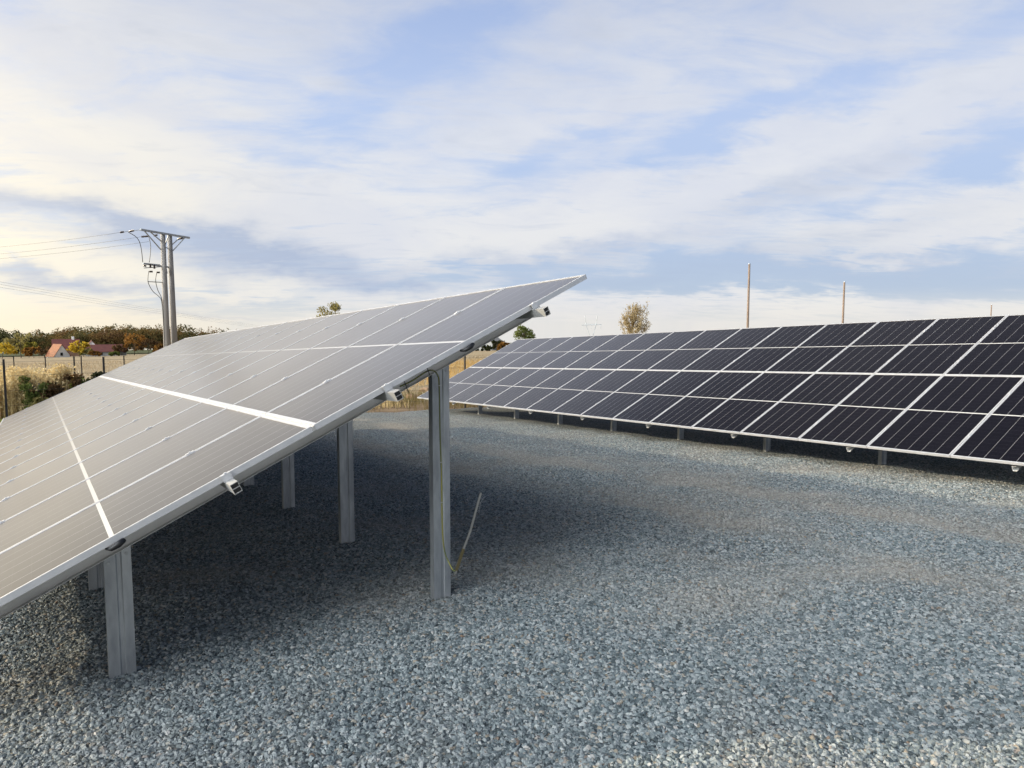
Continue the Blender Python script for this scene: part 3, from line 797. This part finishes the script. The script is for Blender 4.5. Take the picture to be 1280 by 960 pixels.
# ------------------------------------------------------------------ plants
def leaf_faces(C, size, droop=0.):
    """one random quad per centre"""
    n = len(C); a = nrg.normal(size=(n, 3)); a /= np.linalg.norm(a, axis=1)[:, None]
    b = nrg.normal(size=(n, 3)); b -= a*(a*b).sum(1)[:, None]; b /= np.linalg.norm(b, axis=1)[:, None]
    s = size*nrg.uniform(.6, 1.4, (n, 1))
    V = np.stack([C - a*s - b*s*.6, C + a*s*.9 - b*s*.5, C + a*s + b*s*.6, C - a*s*.8 + b*s*.5], 1).reshape(-1, 3)
    return V
def crown_points(rx, rz, cz, lobes, n, hollow=.35):
    """points in clumps that sit on an uneven ellipsoid"""
    out = []
    for _ in range(lobes):
        th, ph = rng.uniform(0, 6.283), math.acos(rng.uniform(-.75, 1))
        rr = rng.uniform(.55, 1.0)
        c = np.array([math.sin(ph)*math.cos(th)*rx*rr, math.sin(ph)*math.sin(th)*rx*rr, cz + math.cos(ph)*rz*rr])
        s = rng.uniform(.16, .30)*min(rx, rz)
        k = max(3, n//lobes)
        v = nrg.normal(size=(k, 3)); v /= np.linalg.norm(v, axis=1)[:, None]
        out.append(c + v*(nrg.uniform(.02, 1, (k, 1))**.4)*1.55*np.array([s, s, s*.8]))
    return np.concatenate(out)
def limbs(mb, h, r, spread, top, n, z0=.35):
    mb.tube([Vector((0, 0, -.3)), Vector((rng.uniform(-.1, .1)*r*3, 0, h*.5)), Vector((rng.uniform(-.3, .3), rng.uniform(-.3, .3), h))], [r, r*.7, r*.25], 8)
    for i in range(n):
        a = 6.283*i/n + rng.uniform(-.4, .4); z = h*rng.uniform(z0, .8); q = rng.uniform(.5, 1.)
        e = Vector((math.cos(a)*spread*q, math.sin(a)*spread*q, min(top, z + spread*rng.uniform(.5, 1.1))))
        p = Vector((0, 0, z)); m_ = p.lerp(e, .5) + Vector((0, 0, .12*spread))
        mb.tube([p, m_, e], [r*.38, r*.24, r*.08], 5)
def tree(p, height, rx, rz, m, label, cat='tree', group=None, lobes=22, n=900, leaf=.25, name='tree', trunk=None, cz=None):
    root = empty(name, p, label, cat, group)
    cz = height - rz if cz is None else cz
    mb = MB(); limbs(mb, cz + rz*.4, max(.08, height*.018), rx*.8, height*.95, 9); mb.build('trunk', trunk or M_bark, root, smooth=True)
    C = crown_points(rx, rz, cz, lobes, n); V = leaf_faces(C, leaf)
    me = raw_mesh('crown', V, np.arange(len(V)), 4, m); link_mesh('crown', me, root)
    return root
M_bark = mottled('bark', (.05, .04, .03), (.11, .085, .06), 4., .9)
T_olive = tree_mat('leaves_olive', (.12, .11, .045), (.23, .20, .075), (.36, .31, .12))
T_yellowg = tree_mat('leaves_yellow_green', (.10, .10, .02), (.22, .20, .04), (.34, .31, .07))
T_green = tree_mat('leaves_green', (.07, .09, .025), (.13, .16, .045), (.22, .24, .08))
T_yellow = tree_mat('leaves_yellow', (.24, .16, .015), (.48, .34, .035), (.62, .48, .08))
T_orange = tree_mat('leaves_orange', (.10, .045, .012), (.20, .10, .025), (.32, .18, .05))
T_dark = tree_mat('leaves_dark', (.012, .016, .007), (.026, .032, .012), (.06, .055, .02))
T_brown = tree_mat('leaves_brown', (.045, .026, .012), (.10, .06, .028), (.17, .11, .05))
T_twig = tree_mat('twigs_tan', (.28, .22, .13), (.42, .34, .20), (.52, .44, .27))

def px_tree(u, vt, dist, w_px, m, label, n=700, leaf=None, cat='tree', group=None, name='tree', lobes=20, rzf=.42):
    p = at_dist(u, dist); h = z_at(u, vt, dist) - p.z
    rx = w_px/2*dist/F_PX
    return tree(p, h, rx, h*rzf, m, label, cat, group, lobes, n, leaf or dist*.0011, name)
px_tree(410, 374, 150, 34, T_olive, 'rounded olive tree showing just above the top edge of the pale panels', 3600, .15, lobes=34)
px_tree(655, 406.5, 200, 26, T_green, 'small green tree peeping over the far end of the dark panel row', 2200, .18, lobes=24)
# the half bare tree above the dark panels
p = at_dist(790, 170.); Hb = z_at(790, 379, 170.) - p.z
tb = empty('tree', p, 'half bare tan tree with upright branches above the dark panels', 'tree')
mb = MB(); mb.tube([Vector((0, 0, -.3)), Vector((.1, 0, Hb*.45)), Vector((0, .1, Hb*.97))], [.30, .2, .04], 7)
tips = []
for i in range(44):
    a = rng.uniform(0, 6.283); z = Hb*rng.uniform(.15, .6); q = rng.uniform(.25, 1.0)
    sp = 4.6*q; e = Vector((math.cos(a)*sp, math.sin(a)*sp, min(Hb*.99, z + Hb*rng.uniform(.25, .5)*(1.15 - .35*q))))
    m_ = Vector((0, 0, z)).lerp(e, .5) + Vector((math.cos(a)*.3, math.sin(a)*.3, -.1))
    mb.tube([Vector((0, 0, z)), m_, e], [.11, .07, .025], 4); tips.append((m_, e))
    for j in range(4):
        s0 = m_.lerp(e, rng.uniform(.0, .8)); e2 = s0 + Vector((rng.uniform(-.8, .8), rng.uniform(-.8, .8), rng.uniform(.5, 1.6)))
        mb.tube([s0, e2], [.04, .015], 3); tips.append((s0, e2))
mb.build('trunk', M_bark2 if 'M_bark2' in globals() else T_twig, tb)
C = np.array([list(a.lerp(b, rng.random()) + Vector((rng.gauss(0, .22), rng.gauss(0, .22), rng.gauss(0, .22)))) for a, b in tips for _ in range(16)])
C = np.concatenate([C, crown_points(1.6, 2.2, Hb*.42, 10, 160)])
V = leaf_faces(C, .12); link_mesh('crown', raw_mesh('crown', V, np.arange(len(V)), 4, T_twig), tb)

# dark bushes and something pale beyond the far end of the right table
for (u, vt, d, w, m_, lab) in ((621, 425, 210, 24, T_dark, 'dark round bush behind the far end of the dark panel row'),
                               (606, 431, 215, 18, T_dark, 'low dark bush to the left of the pale shed roof'),
                               (630, 428, 205, 16, T_orange, 'brownish bush beside the dark round bush'),
                               (590, 436, 225, 20, T_dark, 'flat dark hedge bush at the edge of the straw field'),
                               (640, 431, 215, 14, T_dark, 'small dark bush nearest the corner of the dark panels')):
    px_tree(u, vt, d, w, m_, lab, 420, .35, 'bush', 'bushes beyond the straw field', 'bush', 14, .5)

# wood along the horizon on the left: reads as one mass
def wood():
    VV = []
    for i in range(420):
        u = rng.uniform(-420, 620); d = rng.uniform(430, 540)
        p = at_dist(u, d)
        vt = 409 + 3.5*math.sin(u*.021 + 1) + rng.uniform(-2, 9) + max(0, (u-170))*.012 + max(0, u-330)*.05
        if rng.random() < .3: vt += rng.uniform(3, 10)
        h = max(5., z_at(u, vt, d) - p.z)
        rx = rng.uniform(5.5, 9.5)
        C = crown_points(rx, h*.46, h*.54, 30, 720) + np.array(p)
        VV.append(leaf_faces(C, .37))
    V = np.concatenate(VV); me = raw_mesh('wood', V, np.arange(len(V)), 4, M_woodmass)
    o = bpy.data.objects.new('wood', me); col.objects.link(o)
    tag(o, 'dark autumn wood along the horizon behind the red roofed farm', 'wood', kind='stuff')
M_woodmass, _g, _b = mat('wood_foliage', (.03, .04, .02), .9, 0., .1)
_P = worldco(_g)
_n1 = _g.noise(_P, .055, 2., .5); _n2 = _g.noise(_P, .35, 3., .65)
_c = _g.ramp(_n1, [(.30, (.05, .055, .022)), (.45, (.085, .078, .032)), (.55, (.15, .095, .036)), (.68, (.10, .060, .034))])
_c2 = _g.mix(.6, _c, _g.ramp(_n2, [(.3, (.5, .5, .5)), (.7, (1.7, 1.7, 1.6))]), 'MULTIPLY')
_g.put(_b.inputs['Base Color'], _c2); translucent(_g, _b, _c2, .35)
wood()
for (u, vt, d, w, m_, lab) in ((99, 426, 318, 22, T_yellow, 'bright yellow tree beside the white gabled farmhouse'),
                               (3, 428, 318, 26, T_yellow, 'golden yellow tree cut by the left picture border'),
                               (26, 417, 345, 30, T_olive, 'tall pale olive tree left of the farmhouse'),
                               (42, 434, 322, 20, T_orange, 'low rust brown tree close to the left of the farmhouse'),
                               (110, 436, 316, 11, T_olive, 'small olive tree between the yellow tree and the long barn'),
                               (143, 440, 318, 13, T_green, 'small green tree in front of the long barn wall'),
                               (168, 417, 340, 26, T_orange, 'orange brown tree right of the long barn'),
                               (186, 424, 335, 26, T_brown, 'dull brown tree left of the twin power pole'),
                               (152, 430, 345, 18, T_brown, 'brown tree behind the right end of the long barn'),
                               (119, 439, 312, 13, T_orange, 'low rusty tree before the middle of the long barn'),
                               (202, 430, 330, 22, T_orange, 'rusty tree at the foot of the twin power pole'),
                               (55, 434, 336, 16, T_brown, 'brown tree directly behind the white gabled farmhouse'),
                               (36, 427, 350, 22, T_yellowg, 'yellow green tree between the pale olive tree and the farmhouse'),
                               (104, 430, 330, 16, T_yellowg, 'yellow green tree half hidden behind the bright yellow tree'),
                                                              (-25, 424, 335, 34, T_olive, 'olive tree just beyond the left picture border')):
    px_tree(u, vt, d, w, m_, lab, 420, .42, group='trees round the farm')

# ------------------------------------------------------------------ farm
M_rooft = mottled('red_roof_tiles', (.13, .040, .014), (.25, .082, .024), .8, .8, stretch=(1, 1, 4))
M_roofm = mottled('brick_red_roof_tiles', (.09, .030, .026), (.16, .05, .038), .8, .8, stretch=(1, 1, 4))
M_roofd = mottled('dark_red_roof_tiles', (.10, .030, .026), (.17, .05, .04), .8, .8, stretch=(1, 1, 4))
M_wall = mottled('white_render', (.66, .66, .67), (.78, .78, .78), .6, .8)
M_wallg = mottled('grey_render', (.20, .21, .22), (.30, .31, .31), .6, .8)
M_brick = mottled('brown_brick', (.15, .085, .06), (.25, .15, .10), 1.2, .85)
M_win, _, _ = mat('dark_window', (.012, .015, .02), .15)
def house(p, length, width, wall_h, ridge_h, rot, mw, mr, label, windows=(), chimney=True, cat='house'):
    root = empty('farm_building', p, label, cat, 'buildings of the farm'); root.rotation_euler.z = rot
    L, Wd = length/2, width/2
    mb = MB()
    vs = []
    for x in (-L, L): vs += [Vector((x, -Wd, -.5)), Vector((x, Wd, -.5)), Vector((x, Wd, wall_h)), Vector((x, 0, ridge_h)), Vector((x, -Wd, wall_h))]
    mb.add(vs, [(0, 1, 2, 3, 4), (9, 8, 7, 6, 5), (0, 5, 6, 1), (1, 6, 7, 2), (4, 9, 5, 0), (2, 7, 8, 3), (3, 8, 9, 4)]); mb.build('wall', mw, root)
    mb = MB(); sl_ = (ridge_h-wall_h)/Wd; oh = .45
    for s_ in (-1, 1):
        a = [Vector((x, s_*(Wd+oh), wall_h - sl_*oh)) for x in (-L-.3, L+.3)] + [Vector((x, 0, ridge_h)) for x in (L+.3, -L-.3)]
        up = [v + Vector((0, 0, .06)) for v in a]; dn = [v + Vector((0, 0, .26)) for v in a]
        mb.add(up + dn, [(0, 1, 2, 3), (4, 7, 6, 5)] + [(i, (i+1) % 4, 4+(i+1) % 4, 4+i) for i in range(4)])
    roof = mb.build('roof', mr, root)
    if chimney:
        mb = MB(); mb.box(Vector((L*.55, .1, ridge_h + .5)), (.9, .9, 1.7)); mb.build('chimney', M_wall, roof)
    for (face, a, z, w, h) in windows:
        mb = MB()
        if face == 'gable': mb.box(Vector((-L - .03, a, z)), (.10, w, h))
        else: mb.box(Vector((a, -Wd - .03, z)), (w, .10, h))
        mb.build('window', M_win, root)
def farm_at(u, d): return at_dist(u, d)
A1_, _ = azel(76, 440)
# local -x gable looks at the camera when the ridge runs away from it
house(farm_at(72.5, 328), 6.5, 5.4, .9, 4.9, math.pi/2 - A1_ + R(24), M_wall, M_rooft, 'white gabled farmhouse with a steep orange red roof and one dark window',
      (('gable', .2, 1.3, .9, 1.2),), False)
house(farm_at(83, 372), 10., 8., 3.4, 7.4, -A1_ + R(4), M_brick, M_roofd, 'large barn with a dark red roof behind the yellow tree', (), True)
house(farm_at(133, 350), 15., 7.5, 2.0, 4.6, -A1_ - R(4), M_wallg, M_roofm, 'long low barn with a flat toned red roof and grey wall', (('long', 3, 1.1, 1.4, 1.0), ('long', -2, 1.1, 1.4, 1.0)), False)
house(farm_at(115, 362), 5, 3.2, 4.6, 6.6, math.pi/2 - A1_, M_wall, M_roofd, 'narrow building with a small white gable top above the long barn', (), False)
house(farm_at(612, 232), 7, 6, 2.6, 4.6, -azel(612, 440)[0] + R(60), M_wallg, M_conc, 'small pale shed between dark bushes beyond the straw field', (('gable', 0, 1.3, 1.2, 1.2),), False, 'shed')
mb = MB()

# ------------------------------------------------------------------ grasses and shrubs behind the fence
def blades(centres, hs, spread, w, lean=.25):
    """bunches of tapering grass blades: two-segment ribbons"""
    V = []; F = []
    for (c, h) in zip(centres, hs):
        a = nrg.uniform(0, 6.283); d = np.array([math.cos(a), math.sin(a), 0.]); s = np.array([-d[1], d[0], 0.])
        l = abs(nrg.normal(0, lean)); b = np.array(c) + np.append(nrg.normal(0, spread, 2), 0.)
        ww = w*nrg.uniform(.6, 1.3)
        p1 = b + d*h*l*.35 + np.array([0, 0, h*.6]); p2 = b + d*h*l + np.array([0, 0, h])
        i = len(V); V += [b - s*ww, b + s*ww, p1 + s*ww*.8, p1 - s*ww*.8, p2 + s*ww*.25, p2 - s*ww*.25]
        F += [i, i+1, i+2, i+3, i+3, i+2, i+4, i+5]
    return np.array(V), np.array(F)
G_straw = tree_mat('dry_grass', (.36, .27, .13), (.58, .46, .25), (.72, .61, .38), 1.5)
G_green = tree_mat('green_grass', (.10, .15, .03), (.19, .26, .06), (.31, .35, .11), 1.5)
G_stub = tree_mat('stubble_straw', (.20, .155, .095), (.31, .25, .16), (.40, .33, .225), 1.5)
G_weed = tree_mat('weeds', (.07, .055, .025), (.15, .12, .05), (.28, .22, .10), 1.5)
G_gold = tree_mat('golden_grass', (.30, .19, .07), (.46, .31, .12), (.58, .42, .20), 1.5)
def grass_stuff(name, pts, hmin, hmax, m, label, w=.010, lean=.25):
    hs = nrg.uniform(hmin, hmax, len(pts)); V, F = blades(pts, hs, .03, w, lean)
    o = bpy.data.objects.new(name, raw_mesh(name, V, F, 4, m)); col.objects.link(o)
    return tag(o, label, 'grass', kind='stuff')
def scatter(n, x0, x1, y0, y1, dens=None):
    out = []
    while len(out) < n:
        x, y = rng.uniform(x0, x1), rng.uniform(y0, y1)
        if dens and rng.random() > dens(x, y): continue
        out.append((x, y, gzf(x, y)))
    return out
def clump_noise(x, y): return .5 + .5*math.sin(x*.9 + 1.7*math.sin(y*.35))*math.sin(y*.7 + 1.3*math.sin(x*.5))
grass_stuff('green_grass', scatter(26000, -9, 4, 22.6, 27.5), .08, .3, G_green, 'short green grass strip beyond the fence at the yard end', .008, .5)
grass_stuff('dry_grass', scatter(11000, -16, 12, 25, 46, lambda x, y: clump_noise(x, y)**1.5), .12, .42, G_straw, 'patchy dry straw coloured grass in front of the field', .010, .3)
grass_stuff('stubble', scatter(22000, -60, 75, 46, 170, lambda x, y: .2 + .8*clump_noise(x*.3, y*.25)), .18, .45, G_stub, 'pale stubble of the harvested field towards the farm', .022, .35)
grass_stuff('weedy_grass', scatter(5000, 7, 26, 22.8, 33, lambda x, y: clump_noise(x*1.3, y)), .15, .5, G_weed, 'olive brown weeds at the end of the gravel yard behind the tall post', .010, .4)
grass_stuff('golden_grass', scatter(16000, 12, 50, 36, 80, lambda x, y: .35 + .65*clump_noise(x, y)), .3, .75, G_gold, 'golden dry grass seen under the raised edge of the pale panels', .012, .3)
def reed_clump(u, d, h, r, n, m, label):
    p = at_dist(u, d); root = tag(bpy.data.objects.new('grass_clump', None), label, 'grass clump', 'tall dry grass clumps behind the fence')
    col.objects.link(root); root.location = p
    c = [(rng.gauss(0, r), rng.gauss(0, r), -.03) for _ in range(n)]
    V, F = blades(c, nrg.uniform(h*.55, h, n), .02, .011, .16); link_mesh('stems', raw_mesh('stems', V, F, 4, m), root)
    C = []
    for q in c[::2]:
        hh = h*rng.uniform(.75, 1.02)
        for k in range(10): C.append((q[0] + rng.gauss(0, .05), q[1] + rng.gauss(0, .05), hh - k*.04*h))
    V = leaf_faces(np.array(C), .035); link_mesh('plumes', raw_mesh('plumes', V, np.arange(len(V)), 4, G_straw), root)
for (u, d, h, r, n, lab) in ((22, 27, 1.75, .4, 520, 'broad tall dry grass clump nearest the first fence post'), (33, 28.5, 1.6, .33, 380, 'dry grass clump beside the broad tall one'),
                             (75, 28.5, 1.75, .16, 420, 'narrow bright plumed grass clump by itself left of the panels'), (8, 29, 1.5, .4, 380, 'dry grass clump behind the first fence post'),
                             (46, 26.5, 1.0, .3, 260, 'short dry grass clump below the green bush'), (62, 27.5, .9, .3, 200, 'short dry grass clump between bush and plumed clump'),
                             (-20, 27, 1.5, .4, 360, 'dry grass clump outside the left picture border')):
    reed_clump(u, d, h, r, n, G_straw, lab)
for (u, vt, d, w, m_, lab) in ((43, 456, 26.2, 24, T_green, 'dark green bush behind the tall dry grass'), (60, 478, 26, 26, T_brown, 'low reddish brown shrub among the dry grass'),
                               (91, 468, 26.5, 26, T_brown, 'brown shrub right of the plumed grass clump'), (104, 466, 27, 30, T_green, 'green shrub closest to the panel edge'),
                               (122, 463, 32, 22, T_dark, 'dark shrub at the foot of the second fence post'), (48, 498, 25.5, 16, T_olive, 'olive weedy shrub low behind the fence'),
                               (62, 500, 25, 16, T_brown, 'small dark brown weed patch near the grass strip')):
    p = at_dist(u, d); h = max(.35, z_at(u, vt, d) - p.z); rx = w/2*d/F_PX*1.25
    tree(p, h, rx, h*.5, m_, lab, 'shrub', 'shrubs behind the fence', 22, 1300, .045, 'shrub', cz=h*.5)

# rubble and clods at the far end of the gravel yard
M_clod = mottled('clay_clods', (.14, .085, .05), (.30, .20, .12), 3., .95, bump=.5)
def clod(p, r, label):
    bm = bmesh.new(); bmesh.ops.create_icosphere(bm, subdivisions=3, radius=r)
    sx = Vector((rng.uniform(0, 9), rng.uniform(0, 9), 0))
    from mathutils import noise as mnoise
    for v in bm.verts:
        n_ = mnoise.noise(v.co*(2.2/r*.6) + sx); v.co *= 1 + .45*n_; v.co.z *= .45
    me = bpy.data.meshes.new('clay_heap'); bm.to_mesh(me); bm.free(); me.materials.append(M_clod)
    o = link_mesh('clay_heap', me); o.location = p; tag(o, label, 'clay heap', 'heaps of clay at the end of the yard')
for u, v, r, lab in ((497, 503, .34, 'brown clay heap just left of the far corner of the dark panels'), (518, 497, .42, 'brown clay heap behind the far corner of the dark panels'),
                (484, 503, .22, 'small clay heap under the raised rail end'), (535, 489, .5, 'largest clay heap seen left of the tall post top')):
    q = on_ground(u, v); clod(q, r, lab)
